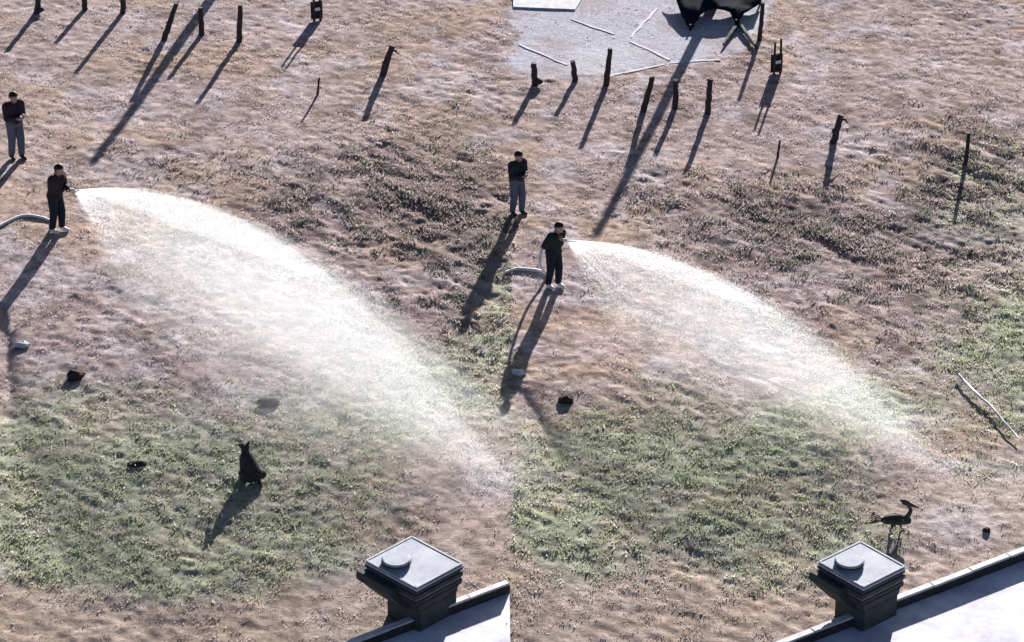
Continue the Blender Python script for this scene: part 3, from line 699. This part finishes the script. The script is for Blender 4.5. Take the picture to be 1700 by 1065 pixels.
def spray(label, tip, v, el, az, k, n, seed, low=-42.0):
    r = np.random.default_rng(seed); lowr = math.radians(low)
    ns = 420; u = r.random(ns)                                   # separate strands of water leaving the head
    sw = np.where(u < .55, np.abs(r.normal(0, .08, ns)), np.where(u < .88, np.abs(r.normal(0, .26, ns)), r.random(ns)))
    sa_ = r.normal(0, .030, ns); pick = r.integers(0, ns, n); loose = r.random(n) < .45
    w = np.clip(np.where(loose, np.abs(sw[pick] + r.normal(0, .05, n)), sw[pick] + r.normal(0, .004, n)), 0, 1)   # share of the fan, 0 = top jet
    elev = el + (lowr - el) * w + r.normal(0, .003, n)
    azim = az + (np.where(loose, r.normal(0, .03, n), sa_[pick] + r.normal(0, .003, n))) * (.5 + 2.5 * w)
    V0 = launch(elev, azim, v * (1 - .08 * w) * (1 + r.normal(0, .012, n))); tl = landing(tip, V0, k)
    t = tl * r.random(n) ** 1.6; P = flight(tip, V0, k, t); D = flight(tip, V0, k, t + .01) - P; D /= np.linalg.norm(D, axis=1)[:, None]
    P += r.normal(0, 1, (n, 3)) * (.008 + .045 * (t / 1.2))[:, None] * (.4 + w)[:, None]; P[:, 2] = np.maximum(P[:, 2], .03)
    ks = r.random(n) < .07; ang = r.uniform(0, 2 * np.pi, n); rad = np.abs(r.normal(0, .55, n))       # splash thrown up where the water lands
    Pl = flight(tip, V0, k, tl) + np.stack([np.cos(ang) * rad + .3, np.sin(ang) * rad - .3, r.exponential(.16, n)], 1)
    P = np.where((ks & (w < .25))[:, None], Pl, P)
    L = r.uniform(.009, .024, n)[:, None]; W = r.uniform(.0011, .0022, n)[:, None]
    S = np.cross(D, np.array([0, 0, 1.])); S /= np.linalg.norm(S, axis=1)[:, None]; U = np.cross(S, D)
    q = r.uniform(0, 2 * np.pi, n)[:, None]; N = S * np.cos(q) + U * np.sin(q)
    vt = np.stack([P - D * L, P + N * W + D * L * .5, P - N * W + D * L * .5], 1).reshape(-1, 3); f = np.arange(n * 3)
    o = link('water_spray', mesh_np(vt, f, 3), M_water); tag(o, label, 'water spray', 'arcs of sprayed water'); o['kind'] = 'stuff'
    # fine mist between the drops: nested closed fans, each one part of the spray
    for li, (wm, sa, _, tm) in enumerate(MISTS):
        nr, na = 44, 14; tau = np.linspace(.004, 1, nr) ** 1.1; ang = np.linspace(0, 2 * np.pi, na, endpoint=False)
        wv = wm / 2 * (1 - np.cos(ang)) + .004; av = az + sa * np.sin(ang) - (.08 if wm >= 1 else 0) * (1 - np.cos(ang)) / 2
        R = []
        for q in tau:
            sh = 1.0 if tm >= 1 else max(.02, 1 - q ** 2.2)
            V = launch(el + (lowr - el) * wv * sh, az + (av - az) * sh, np.full(na, v) * (1 - .08 * wv * sh)); T = landing(tip, V, k)
            R.append(flight(tip, V, k, T * q * tm))
        verts = np.stack(R).reshape(-1, 3)
        fc = [(i * na + j, i * na + (j + 1) % na, (i + 1) * na + (j + 1) % na, (i + 1) * na + j) for i in range(nr - 1) for j in range(na)]
        fc += [tuple(range(na))[::-1], tuple((nr - 1) * na + j for j in range(na))]
        me = bpy.data.meshes.new('m'); me.from_pydata([tuple(q) for q in verts], [], fc); me.update()
        bm = bmesh.new(); bm.from_mesh(me); bmesh.ops.recalc_face_normals(bm, faces=bm.faces[:]); bm.to_mesh(me); bm.free()
        mo = link('mist', me, M_mist[li], o); mo['kind'] = 'stuff'
    return o
spray('broad white arc of sprayed water from the person at far left', tipL, VL, ELL, AZL, KL, 100000, 71)
spray('broad white arc of sprayed water from the person near the middle', tipR, VR, ELR, AZR, KR, 76000, 72)
